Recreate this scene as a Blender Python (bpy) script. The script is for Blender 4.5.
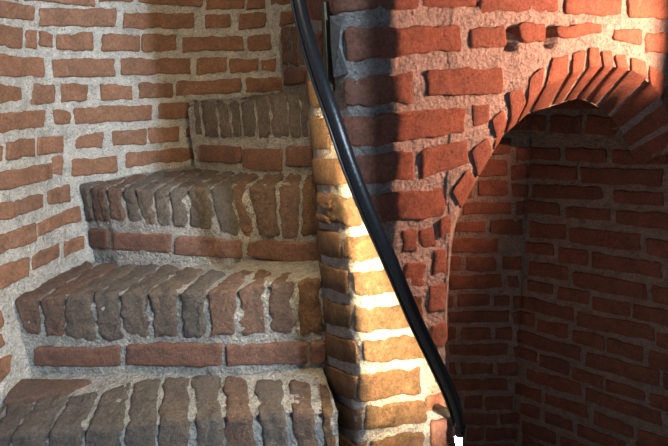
import bpy, bmesh, math, random
from mathutils import Vector, Matrix, noise

for _o in list(bpy.data.objects):
    bpy.data.objects.remove(_o, do_unlink=True)
COL = bpy.context.scene.collection
SC = bpy.context.scene

# ------------------------------------------------------------------ camera
EYE = 1.9
PITCH, ROLL = math.radians(16.0), math.radians(3.0)
FWD = Vector((0, math.cos(PITCH), -math.sin(PITCH)))
_R0 = Vector((1, 0, 0)); _U0 = Vector((0, math.sin(PITCH), math.cos(PITCH)))
RIGHT = _R0 * math.cos(ROLL) - _U0 * math.sin(ROLL)
UP = _R0 * math.sin(ROLL) + _U0 * math.cos(ROLL)
cam = bpy.data.cameras.new('camera'); cam_ob = bpy.data.objects.new('camera', cam); COL.objects.link(cam_ob)
cam.sensor_width = 36.0; cam.lens = 500.0 / 668.0 * 36.0; cam.clip_start = 0.02
M = Matrix((RIGHT, UP, -FWD)).transposed().to_4x4(); M.translation = (0, 0, EYE)
cam_ob.matrix_world = M
SC.camera = cam_ob

# ------------------------------------------------------------------ world, daylight, exposure
w = bpy.data.worlds.new('world'); SC.world = w; w.use_nodes = True
w.node_tree.nodes['Background'].inputs[0].default_value = (0.55, 0.74, 1.0, 1)
w.node_tree.nodes['Background'].inputs[1].default_value = 0.20
SC.view_settings.view_transform = 'Standard'; SC.view_settings.look = 'None'
SC.view_settings.exposure = 0.0; SC.view_settings.gamma = 1.0; SC.view_settings.use_curve_mapping = False

def look(o, target):
    o.rotation_euler = (Vector(target) - o.location).to_track_quat('-Z', 'Y').to_euler()

# daylight coming through the opening behind the viewer, cut off on the right by blocker_wall
dl = bpy.data.lights.new('daylight', 'AREA'); dl.shape = 'RECTANGLE'; dl.size = 0.16; dl.size_y = 0.6
dl.color = (0.68, 0.84, 1.0); dl.energy = 235
day = bpy.data.objects.new('daylight', dl); COL.objects.link(day); day.location = (1.85, -1.62, EYE + 1.35); look(day, (-0.7, 1.5, EYE - 0.3))
# warm lamp of the stair higher up, above the picture
ul = bpy.data.lights.new('upper_stair_lamp', 'POINT'); ul.color = (1.0, 0.75, 0.42); ul.energy = 8.5; ul.shadow_soft_size = 0.06
upl = bpy.data.objects.new('upper_stair_lamp', ul); COL.objects.link(upl); upl.location = (-0.28, 1.25, EYE + 1.0)

# ------------------------------------------------------------------ traced sizes of the place, in millimetres
# wall bricks: (s, z) of top-left, bottom-left, top-right, bottom-right along the wall's plan line
PLAN_LEFT = [
[-950,450],
[-953,488],
[-956,527],
[-960,566],
[-963,606],
[-967,645],
[-970,684],
[-974,723],
[-977,761],
[-979,798],
[-982,834],
[-984,868],
[-985,900],
[-986,930],
[-986,959],
[-986,987],
[-986,1013],
[-986,1038],
[-985,1062],
[-984,1086],
[-982,1109],
[-981,1132],
[-979,1155],
[-977,1177],
[-975,1200],
[-973,1223],
[-970,1245],
[-967,1266],
[-964,1287],
[-960,1308],
[-957,1328],
[-953,1348],
[-949,1369],
[-946,1389],
[-942,1409],
[-938,1429],
[-935,1450],
[-932,1471],
[-931,1492],
[-930,1513],
[-929,1534],
[-928,1555],
[-927,1576],
[-925,1597],
[-923,1618],
[-919,1639],
[-913,1659],
[-905,1680],
[-895,1700],
[-883,1720],
[-869,1740],
[-854,1761],
[-838,1781],
[-820,1801],
[-801,1821],
[-780,1841],
[-759,1860],
[-736,1879],
[-712,1897],
[-686,1914],
[-660,1930],
[-631,1946],
[-600,1961],
[-566,1976],
[-530,1990],
[-492,2004],
[-455,2017],
[-417,2029],
[-380,2041],
[-344,2052],
[-310,2062],
[-278,2072],
[-250,2080],
[-225,2087],
[-201,2093],
[-180,2098],
[-160,2101],
[-141,2104],
[-124,2107],
[-107,2109],
[-90,2111],
[-73,2113],
[-56,2115],
[-39,2117],
[-20,2120]]
PLAN_FRONT = [
[-74,2120],
[-73,2089],
[-72,2057],
[-72,2025],
[-71,1992],
[-70,1960],
[-69,1928],
[-68,1896],
[-67,1864],
[-66,1834],
[-66,1805],
[-65,1777],
[-64,1750],
[-63,1725],
[-62,1701],
[-61,1678],
[-61,1656],
[-60,1635],
[-59,1615],
[-58,1595],
[-57,1576],
[-56,1557],
[-56,1538],
[-55,1519],
[-54,1500],
[-53,1481],
[-52,1462],
[-52,1443],
[-51,1424],
[-50,1405],
[-49,1387],
[-49,1369],
[-48,1352],
[-47,1335],
[-46,1319],
[-46,1304],
[-45,1290],
[-44,1277],
[-44,1264],
[-43,1253],
[-43,1241],
[-43,1231],
[-42,1221],
[-42,1212],
[-41,1203],
[-41,1194],
[-40,1186],
[-39,1178],
[-38,1170],
[-37,1162],
[-36,1155],
[-34,1149],
[-33,1143],
[-31,1137],
[-30,1132],
[-28,1127],
[-26,1121],
[-24,1116],
[-23,1111],
[-21,1106],
[-19,1100],
[-17,1094],
[-15,1088],
[-13,1082],
[-11,1076],
[-9,1070],
[-7,1063],
[-4,1057],
[-2,1051],
[0,1046],
[2,1040],
[4,1035],
[6,1030],
[8,1025],
[9,1021],
[11,1016],
[13,1012],
[14,1008],
[15,1004],
[17,1000],
[18,996],
[20,993],
[22,990],
[24,987],
[26,985],
[28,983],
[30,981],
[32,979],
[35,977],
[37,976],
[39,975],
[42,974],
[45,974],
[48,974],
[52,974],
[56,975],
[60,976],
[65,978],
[70,980],
[76,983],
[82,987],
[88,990],
[95,994],
[102,999],
[109,1003],
[116,1007],
[124,1012],
[132,1016],
[140,1020],
[148,1024],
[156,1027],
[164,1031],
[172,1034],
[180,1038],
[188,1041],
[197,1045],
[207,1049],
[218,1054],
[230,1059],
[243,1064],
[257,1070],
[273,1077],
[291,1084],
[310,1092],
[330,1101],
[351,1110],
[373,1119],
[395,1129],
[418,1138],
[439,1147],
[461,1156],
[481,1165],
[500,1173],
[519,1181],
[537,1189],
[556,1196],
[574,1204],
[592,1212],
[610,1219],
[627,1226],
[643,1233],
[659,1240],
[674,1246],
[687,1252],
[700,1258],
[711,1263],
[721,1268],
[730,1271],
[737,1275],
[744,1278],
[751,1281],
[757,1284],
[763,1287],
[769,1291],
[775,1294],
[782,1298],
[790,1303],
[798,1308],
[807,1313],
[816,1319],
[824,1324],
[833,1330],
[842,1336],
[852,1342],
[861,1349],
[871,1355],
[880,1362],
[890,1368],
[900,1375],
[910,1382],
[920,1389],
[930,1396],
[940,1403],
[951,1410],
[961,1417],
[972,1424],
[983,1432],
[994,1440],
[1006,1448],
[1018,1456],
[1030,1465],
[1043,1474],
[1056,1483],
[1070,1493],
[1084,1503],
[1098,1513],
[1112,1523],
[1127,1533],
[1142,1544],
[1157,1554],
[1171,1565],
[1186,1575],
[1200,1585]]
PLAN_BACK = [
[-100,1990],
[-67,1988],
[-34,1985],
[-1,1983],
[32,1980],
[65,1978],
[98,1975],
[130,1973],
[164,1970],
[197,1968],
[231,1965],
[265,1963],
[300,1960],
[337,1957],
[376,1954],
[416,1951],
[458,1948],
[500,1945],
[542,1942],
[582,1939],
[621,1936],
[656,1933],
[689,1930],
[717,1928],
[740,1925],
[757,1924],
[768,1924],
[775,1926],
[777,1928],
[777,1931],
[776,1933],
[773,1934],
[771,1933],
[771,1930],
[773,1923],
[779,1914],
[790,1900],
[805,1881],
[824,1857],
[845,1829],
[869,1798],
[893,1765],
[919,1730],
[946,1695],
[971,1659],
[996,1626],
[1020,1594],
[1041,1565],
[1060,1540],
[1076,1518],
[1091,1499],
[1104,1481],
[1116,1465],
[1128,1451],
[1138,1437],
[1148,1423],
[1158,1410],
[1168,1397],
[1178,1384],
[1189,1370],
[1200,1355],
[1212,1340],
[1223,1324],
[1235,1309],
[1247,1293],
[1258,1278],
[1270,1262],
[1282,1247],
[1293,1232],
[1305,1216],
[1317,1201],
[1328,1185],
[1340,1170]]
BRICKS_LEFT = [
[1072,2171,1054,2118,1259,2166,1249,2122],
[1276,2166,1264,2111,1525,2177,1515,2115],
[1048,2102,1027,2037,1204,2103,1186,2039],
[1211,2093,1197,2039,1254,2097,1240,2038],
[1263,2098,1251,2044,1303,2087,1294,2045],
[1314,2087,1305,2039,1433,2096,1423,2035],
[1463,2094,1453,2035,1592,2089,1583,2031],
[1022,2023,1002,1956,1257,2011,1245,1956],
[1284,2011,1272,1953,1491,2010,1481,1947],
[1512,2010,1503,1954,1760,2007,1753,1947],
[1782,2003,1775,1946,1895,2004,1889,1949],
[1010,1944,991,1880,1151,1924,1139,1888],
[1196,1935,1178,1873,1276,1930,1265,1876],
[1295,1935,1282,1872,1385,1929,1375,1875],
[1431,1929,1421,1872,1539,1914,1531,1865],
[1563,1923,1555,1867,1683,1919,1675,1863],
[1698,1921,1691,1873,1941,1924,1935,1867],
[1957,1925,1951,1866,2161,1917,2157,1863],
[984,1856,968,1803,1224,1853,1210,1800],
[1253,1851,1242,1804,1307,1839,1299,1800],
[1324,1852,1313,1795,1600,1844,1591,1786],
[1622,1846,1613,1786,1740,1844,1732,1784],
[956,1763,944,1722,1008,1766,996,1726],
[1025,1774,1009,1724,1159,1772,1141,1716],
[1172,1773,1153,1713,1270,1767,1257,1709],
[1308,1754,1301,1719,1408,1762,1398,1705],
[1439,1762,1430,1710,1565,1756,1556,1697],
[1571,1758,1563,1704,1684,1757,1676,1697],
[1709,1749,1704,1709,1746,1756,1740,1710],
[938,1699,920,1640,1213,1682,1199,1631],
[1214,1702,1199,1646,1252,1698,1238,1636],
[1284,1682,1272,1623,1444,1669,1434,1613],
[1476,1677,1467,1624,1745,1670,1738,1617],
[912,1612,898,1564,999,1601,985,1551],
[1004,1605,991,1559,1141,1596,1125,1549],
[1164,1596,1150,1553,1262,1604,1247,1540],
[887,1528,871,1474,1074,1516,1055,1462],
[1084,1516,1067,1469,1280,1517,1270,1467],
[862,1442,843,1378,1010,1429,993,1373],
[1027,1431,1011,1382,1164,1420,1148,1372],
[1190,1416,1174,1364,1276,1413,1266,1363],
[809,1267,793,1215,859,1250,849,1216],
[787,1196,760,1111,864,1177,850,1130],
[1546,2166,1537,2110,1793,2165,1786,2111],
[1830,2159,1824,2107,1927,2158,1922,2112],
[1957,2160,1951,2101,2062,2166,2056,2106],
[2116,2161,2112,2112,2179,2171,2175,2121],
[1597,2092,1589,2034,1718,2088,1711,2033],
[1737,2082,1730,2027,1968,2079,1963,2026],
[1982,2082,1976,2022,2078,2083,2073,2026],
[1904,1998,1898,1945,2019,1996,2014,1943],
[2026,1988,2022,1943,2087,1995,2082,1940],
[1481,2245,1473,2197,1597,2251,1589,2199],
[1610,2245,1603,2196,1834,2249,1826,2184],
[1845,2249,1836,2175,1989,2249,1981,2172],
[1998,2249,1991,2175,2065,2249,2059,2175],
[2088,2249,2083,2188,2169,2247,2165,2190],
[6,2661,8,2598,227,2653,227,2599],
[243,2654,243,2593,476,2657,477,2591],
[492,2654,495,2594,730,2659,727,2596],
[746,2653,749,2593,854,2655,858,2598],
[870,2655,873,2596,1081,2654,1085,2593],
[1097,2656,1094,2592,1208,2654,1207,2596],
[1224,2659,1221,2594,1451,2655,1453,2592],
[1467,2653,1471,2591,1586,2659,1589,2591],
[1602,2658,1598,2591,1714,2654,1718,2593],
[1730,2661,1729,2594,1979,2657,1981,2592],
[1995,2653,1999,2592,2264,2656,2265,2598],
[3,2573,1,2509,225,2571,226,2516],
[241,2571,241,2515,485,2570,487,2511],
[501,2573,497,2515,715,2570,715,2515],
[731,2575,728,2515,981,2573,978,2511],
[997,2572,996,2516,1229,2577,1232,2512],
[1245,2573,1243,2512,1363,2577,1360,2515],
[1379,2574,1378,2509,1622,2572,1624,2515],
[1638,2576,1637,2513,1844,2570,1843,2512],
[1860,2572,1864,2514,2082,2578,2081,2509],
[2098,2576,2097,2510,2264,2572,2264,2513],
[4,2493,6,2428,221,2494,224,2431],
[237,2491,238,2426,462,2494,465,2429],
[478,2493,475,2431,707,2492,708,2428],
[723,2487,720,2429,942,2492,940,2430],
[958,2495,956,2432,1193,2488,1197,2429],
[1209,2490,1210,2426,1432,2489,1434,2428],
[1448,2489,1448,2426,1662,2494,1661,2425],
[1678,2491,1676,2430,1884,2495,1887,2428],
[1900,2488,1899,2429,2115,2489,2112,2426],
[2131,2490,2134,2429,2264,2490,2267,2430],
[4,2408,6,2345,244,2411,241,2347],
[260,2407,259,2350,475,2408,473,2346],
[491,2412,489,2342,719,2405,718,2346],
[735,2408,732,2346,945,2411,947,2344],
[961,2408,962,2347,1078,2410,1075,2348],
[1094,2410,1095,2348,1305,2404,1304,2347],
[1321,2406,1321,2349,1552,2411,1552,2342],
[1568,2410,1571,2347,1685,2411,1687,2346],
[1701,2408,1703,2344,1949,2404,1951,2347],
[1965,2405,1964,2346,2088,2408,2086,2343],
[2104,2406,2106,2348,2264,2409,2260,2348],
[10,2321,13,2261,129,2326,132,2265],
[145,2327,144,2260,395,2322,397,2260],
[411,2322,410,2260,642,2321,642,2265],
[658,2322,659,2263,888,2324,889,2266],
[904,2322,905,2263,1148,2328,1148,2264],
[1164,2323,1166,2261,1370,2329,1372,2266],
[1386,2322,1388,2264,1506,2322,1507,2260],
[1522,2325,1521,2263,1747,2329,1744,2263],
[1763,2322,1766,2264,1869,2323,1866,2267],
[1885,2322,1886,2262,2006,2323,2005,2264],
[2022,2324,2024,2262,2264,2323,2265,2267],
[4,2243,6,2179,230,2239,227,2178],
[246,2245,248,2179,471,2241,470,2183],
[487,2242,485,2181,599,2239,602,2183],
[615,2240,613,2177,723,2240,721,2180],
[739,2244,737,2176,961,2238,960,2183],
[977,2243,975,2181,1209,2244,1206,2178],
[1225,2243,1226,2183,1455,2244,1456,2177],
[7,2156,5,2093,253,2160,255,2095],
[269,2161,268,2093,375,2159,379,2097],
[391,2161,389,2099,615,2156,614,2098],
[631,2161,627,2100,856,2159,857,2100],
[872,2159,871,2097,1036,2156,1034,2094],
[2,2075,2,2016,226,2076,223,2010],
[242,2079,246,2014,461,2073,461,2016],
[477,2075,474,2011,698,2074,695,2013],
[714,2076,712,2016,1009,2078,1012,2017],
[8,1994,10,1932,241,1993,243,1932],
[257,1995,255,1933,486,1992,483,1928],
[502,1993,501,1927,735,1993,737,1927],
[751,1990,750,1934,984,1997,984,1929],
[4,1913,5,1845,245,1910,243,1850],
[261,1909,261,1847,382,1910,379,1849],
[398,1912,401,1848,636,1914,637,1845],
[652,1908,648,1851,771,1908,773,1847],
[787,1908,785,1848,896,1909,898,1846],
[912,1913,914,1851,973,1906,973,1847],
[2,1825,5,1767,232,1829,232,1765],
[248,1826,244,1765,479,1828,476,1764],
[495,1828,495,1765,713,1827,715,1765],
[729,1829,728,1766,950,1828,950,1763],
[7,1741,11,1680,223,1743,225,1685],
[239,1741,236,1681,479,1746,478,1686],
[495,1746,495,1680,607,1745,606,1681],
[623,1741,621,1684,833,1746,830,1686],
[849,1746,847,1679,926,1745,929,1685],
[3,1657,0,1600,212,1662,209,1597],
[228,1663,229,1595,455,1661,458,1603],
[471,1661,471,1602,680,1664,681,1601],
[696,1662,693,1598,902,1660,904,1600],
[9,1581,7,1515,232,1575,235,1520],
[248,1582,247,1512,467,1582,471,1513],
[483,1582,487,1513,708,1580,710,1514],
[724,1582,726,1514,880,1577,877,1519],
[10,1492,8,1430,228,1495,232,1433],
[244,1493,244,1430,366,1492,369,1430],
[382,1495,386,1436,598,1492,601,1431],
[614,1495,617,1434,719,1498,719,1429],
[735,1497,734,1434,853,1498,854,1434],
[2,1410,1,1348,237,1412,235,1351],
[253,1414,249,1351,483,1408,482,1347],
[499,1412,498,1350,729,1412,726,1349],
[745,1414,742,1347,825,1413,823,1348],
[2,1329,4,1264,238,1329,239,1263],
[254,1329,255,1269,492,1325,492,1263],
[508,1331,509,1267,631,1326,628,1270],
[647,1332,650,1271,866,1327,863,1270],
[1,1244,0,1180,227,1243,226,1181],
[243,1244,245,1186,453,1244,456,1185],
[469,1248,471,1185,578,1249,581,1187],
[594,1249,592,1181,775,1246,776,1185],
[5,1164,3,1100,239,1161,239,1099],
[255,1166,255,1098,471,1161,469,1105],
[487,1160,491,1102,742,1163,742,1100],
[8,1077,6,1017,219,1083,217,1019],
[235,1077,237,1017,469,1077,470,1021],
[485,1084,484,1019,716,1082,714,1017],
[4,998,3,934,222,994,221,932],
[238,997,235,939,471,997,470,933],
[487,996,484,935,611,1000,610,936]]
BRICKS_FRONT = [
[1087,2082,1079,2015,1329,2088,1329,2022],
[1338,2088,1338,2024,1460,2095,1463,2029],
[1478,2096,1481,2017,1684,2102,1693,2017],
[1705,2103,1714,2012,1878,2108,1894,2010],
[1899,2109,1916,2007,2247,2130,2297,1997],
[1163,1987,1161,1931,1426,1993,1427,1943],
[1450,1989,1451,1946,1545,1990,1548,1946],
[1575,1994,1578,1951,1657,1994,1660,1958],
[1685,1989,1688,1960,1829,1997,1831,1977],
[1868,1980,1871,1956,1971,1981,1980,1939],
[2000,1971,2011,1926,2303,1981,2329,1912],
[1152,1902,1149,1853,1317,1906,1316,1848],
[1345,1907,1345,1856,1539,1909,1542,1851],
[1150,1830,1146,1770,1441,1830,1442,1773],
[1461,1833,1463,1782,1512,1833,1514,1793],
[1177,1754,1175,1699,1316,1749,1315,1686],
[1330,1750,1330,1684,1453,1759,1455,1706],
[1202,1671,1200,1610,1394,1660,1395,1594],
[1284,1581,1284,1533,1325,1578,1325,1532],
[1330,1575,1330,1531,1369,1571,1369,1529],
[1382,1590,1382,1550,1414,1596,1415,1549],
[1288,1504,1288,1448,1343,1496,1343,1438],
[1364,1523,1364,1460,1402,1521,1403,1457],
[1306,1419,1305,1360,1338,1414,1337,1362],
[1354,1440,1354,1371,1400,1433,1401,1364],
[1357,1339,1357,1276,1402,1336,1403,1269],
[1366,1228,1366,1181,1400,1215,1401,1170],
[1343,1146,1343,1104,1404,1149,1405,1088],
[1361,1075,1361,997,1406,1062,1407,983],
[899,2088,553,2064,1077,2067,1068,2014],
[880,2003,636,1939,1069,1990,1059,1927],
[490,1905,625,1830,1061,1902,1051,1848],
[517,1791,505,1690,1084,1825,1074,1758],
[909,1720,788,1633,1163,1751,1160,1698],
[1045,1661,1037,1599,1191,1675,1188,1614],
[1131,1589,1125,1533,1235,1588,1233,1533],
[1154,1514,1151,1458,1265,1500,1264,1442],
[1157,1433,1154,1373,1306,1405,1305,1342],
[1172,1353,1170,1294,1343,1312,1343,1253],
[1167,1267,1165,1202,1332,1235,1332,1161],
[1176,1181,1173,1117,1349,1136,1349,1073],
[1187,1089,1185,1008,1340,1050,1340,960],
[933,1641,924,1605,1077,1660,1072,1623],
[931,1592,925,1571,1064,1610,1061,1591],
[940,1552,925,1484,1120,1586,1113,1527],
[938,1458,923,1388,1145,1512,1141,1454],
[946,1366,931,1291,1149,1430,1146,1370],
[945,1272,932,1196,1161,1350,1159,1290],
[945,1175,930,1087,1158,1264,1154,1199],
[945,1073,931,988,1166,1178,1164,1116],
[946,970,927,860,1177,1091,1175,1010],
[9,2491,12,2432,239,2493,242,2429],
[255,2487,255,2431,460,2491,462,2429],
[476,2491,473,2428,693,2491,695,2427],
[709,2491,711,2429,916,2488,917,2428],
[932,2490,931,2432,1162,2493,1160,2430],
[1178,2494,1180,2432,1411,2492,1408,2429],
[1427,2489,1427,2430,1536,2492,1540,2429],
[1552,2492,1549,2428,1774,2490,1771,2430],
[1790,2490,1788,2430,1897,2491,1894,2432],
[1913,2495,1914,2432,2119,2492,2122,2427],
[2135,2491,2133,2429,2256,2494,2257,2429],
[2272,2490,2271,2426,2484,2491,2487,2427],
[4,2408,6,2342,222,2405,224,2349],
[238,2406,236,2345,472,2406,471,2344],
[488,2412,488,2345,703,2408,703,2342],
[719,2407,720,2343,934,2411,933,2348],
[950,2411,954,2343,1172,2410,1174,2346],
[1188,2412,1185,2347,1397,2407,1395,2343],
[1413,2407,1411,2344,1520,2407,1522,2349],
[1536,2410,1535,2345,1769,2409,1767,2349],
[1785,2404,1785,2344,2004,2411,2008,2345],
[2020,2408,2017,2343,2230,2406,2234,2344],
[2246,2409,2248,2349,2484,2409,2487,2345],
[3,2323,0,2260,112,2327,112,2259],
[128,2323,124,2265,342,2327,346,2261],
[358,2321,356,2263,579,2322,575,2261],
[595,2326,591,2265,805,2321,808,2263],
[821,2326,823,2265,1032,2323,1029,2259],
[1048,2321,1046,2261,1283,2323,1284,2264],
[1299,2322,1301,2260,1520,2326,1521,2266],
[1536,2325,1535,2261,1646,2326,1647,2265],
[1662,2326,1662,2267,1890,2329,1886,2259],
[1906,2326,1905,2261,2148,2325,2149,2264],
[2164,2325,2165,2265,2398,2326,2401,2266],
[2414,2321,2412,2260,2484,2324,2487,2260],
[4,2238,1,2178,231,2245,231,2178],
[247,2246,246,2183,360,2246,363,2176],
[376,2238,376,2181,493,2241,495,2179],
[509,2244,511,2182,758,2240,759,2181],
[774,2246,773,2180,994,2245,992,2182],
[1010,2242,1011,2184,1134,2241,1136,2184],
[1150,2242,1150,2181,1368,2238,1369,2176],
[1384,2244,1386,2177,1633,2241,1636,2184],
[1649,2244,1649,2181,1870,2243,1873,2182],
[1886,2242,1888,2180,2126,2238,2130,2179],
[2142,2240,2143,2178,2267,2246,2265,2181],
[2283,2243,2286,2180,2401,2241,2400,2179],
[2417,2244,2415,2178,2484,2240,2487,2182],
[10,2159,7,2097,238,2157,235,2099],
[254,2157,251,2100,471,2157,469,2094],
[487,2158,483,2095,609,2163,611,2099],
[625,2157,625,2100,841,2162,838,2101],
[857,2158,860,2093,1067,2159,1069,2101],
[1083,2161,1081,2096,1304,2156,1302,2101],
[1320,2160,1322,2097,1436,2158,1433,2093],
[1452,2158,1455,2097,1679,2159,1682,2100],
[1695,2162,1695,2094,1881,2156,1884,2098],
[2318,2162,2321,2098,2484,2155,2483,2100],
[6,2077,8,2013,243,2074,247,2018],
[259,2079,259,2011,375,2075,372,2014],
[391,2075,395,2017,535,2079,537,2011],
[2318,2077,2314,2013,2484,2075,2481,2012],
[5,1992,8,1929,222,1990,224,1934],
[238,1990,236,1933,461,1995,462,1931],
[477,1991,475,1928,618,1989,622,1935],
[9,1909,6,1848,239,1914,236,1845],
[255,1910,256,1848,472,1914,471,1850],
[8,1827,11,1766,240,1830,237,1765],
[256,1831,255,1767,487,1825,486,1762],
[259,1741,256,1681,487,1745,484,1681],
[506,1660,503,1601,751,1659,752,1601],
[767,1658,767,1597,906,1662,907,1600],
[479,1578,479,1515,696,1576,699,1516],
[712,1580,716,1518,820,1580,816,1517],
[836,1577,837,1517,907,1582,905,1515],
[625,1496,628,1434,734,1492,732,1434],
[750,1496,752,1433,905,1495,904,1430],
[750,1408,747,1348,913,1411,911,1354],
[736,1326,735,1270,914,1326,914,1269],
[1011,915,1012,855,1239,915,1236,855],
[1255,914,1255,850,1464,914,1467,853],
[736,828,736,770,981,833,984,768],
[997,828,999,770,1229,827,1227,772],
[1245,835,1246,771,1362,827,1363,767],
[744,747,744,684,973,750,975,688],
[989,745,992,684,1110,746,1106,690],
[1126,751,1124,689,1357,749,1357,686],
[509,664,512,600,727,663,728,602],
[743,666,742,604,961,664,964,602],
[977,661,976,600,1200,669,1199,605],
[1216,668,1214,601,1438,665,1436,601],
[639,582,639,523,861,579,865,523],
[877,579,874,516,1110,581,1112,520],
[1126,581,1125,516,1341,586,1343,517],
[468,503,471,441,700,497,698,437],
[716,500,717,438,951,501,951,439],
[967,502,968,439,1202,503,1204,438],
[1218,497,1216,440,1433,499,1430,438],
[390,415,387,354,624,415,621,351],
[640,415,639,352,859,417,862,354],
[875,414,877,356,1099,413,1100,356],
[1115,419,1116,353,1359,415,1363,358],
[247,335,244,271,458,332,458,269],
[474,331,474,274,690,335,686,268],
[706,331,705,267,928,334,927,272],
[944,332,947,273,1160,336,1159,272],
[1176,331,1179,270,1383,334,1387,272],
[242,251,240,191,351,251,350,189],
[367,252,367,188,487,250,486,191],
[503,251,502,184,748,248,749,192],
[764,252,767,186,885,247,883,190],
[901,252,901,187,1138,251,1137,189],
[1154,246,1155,188,1380,252,1382,187]]
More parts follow.
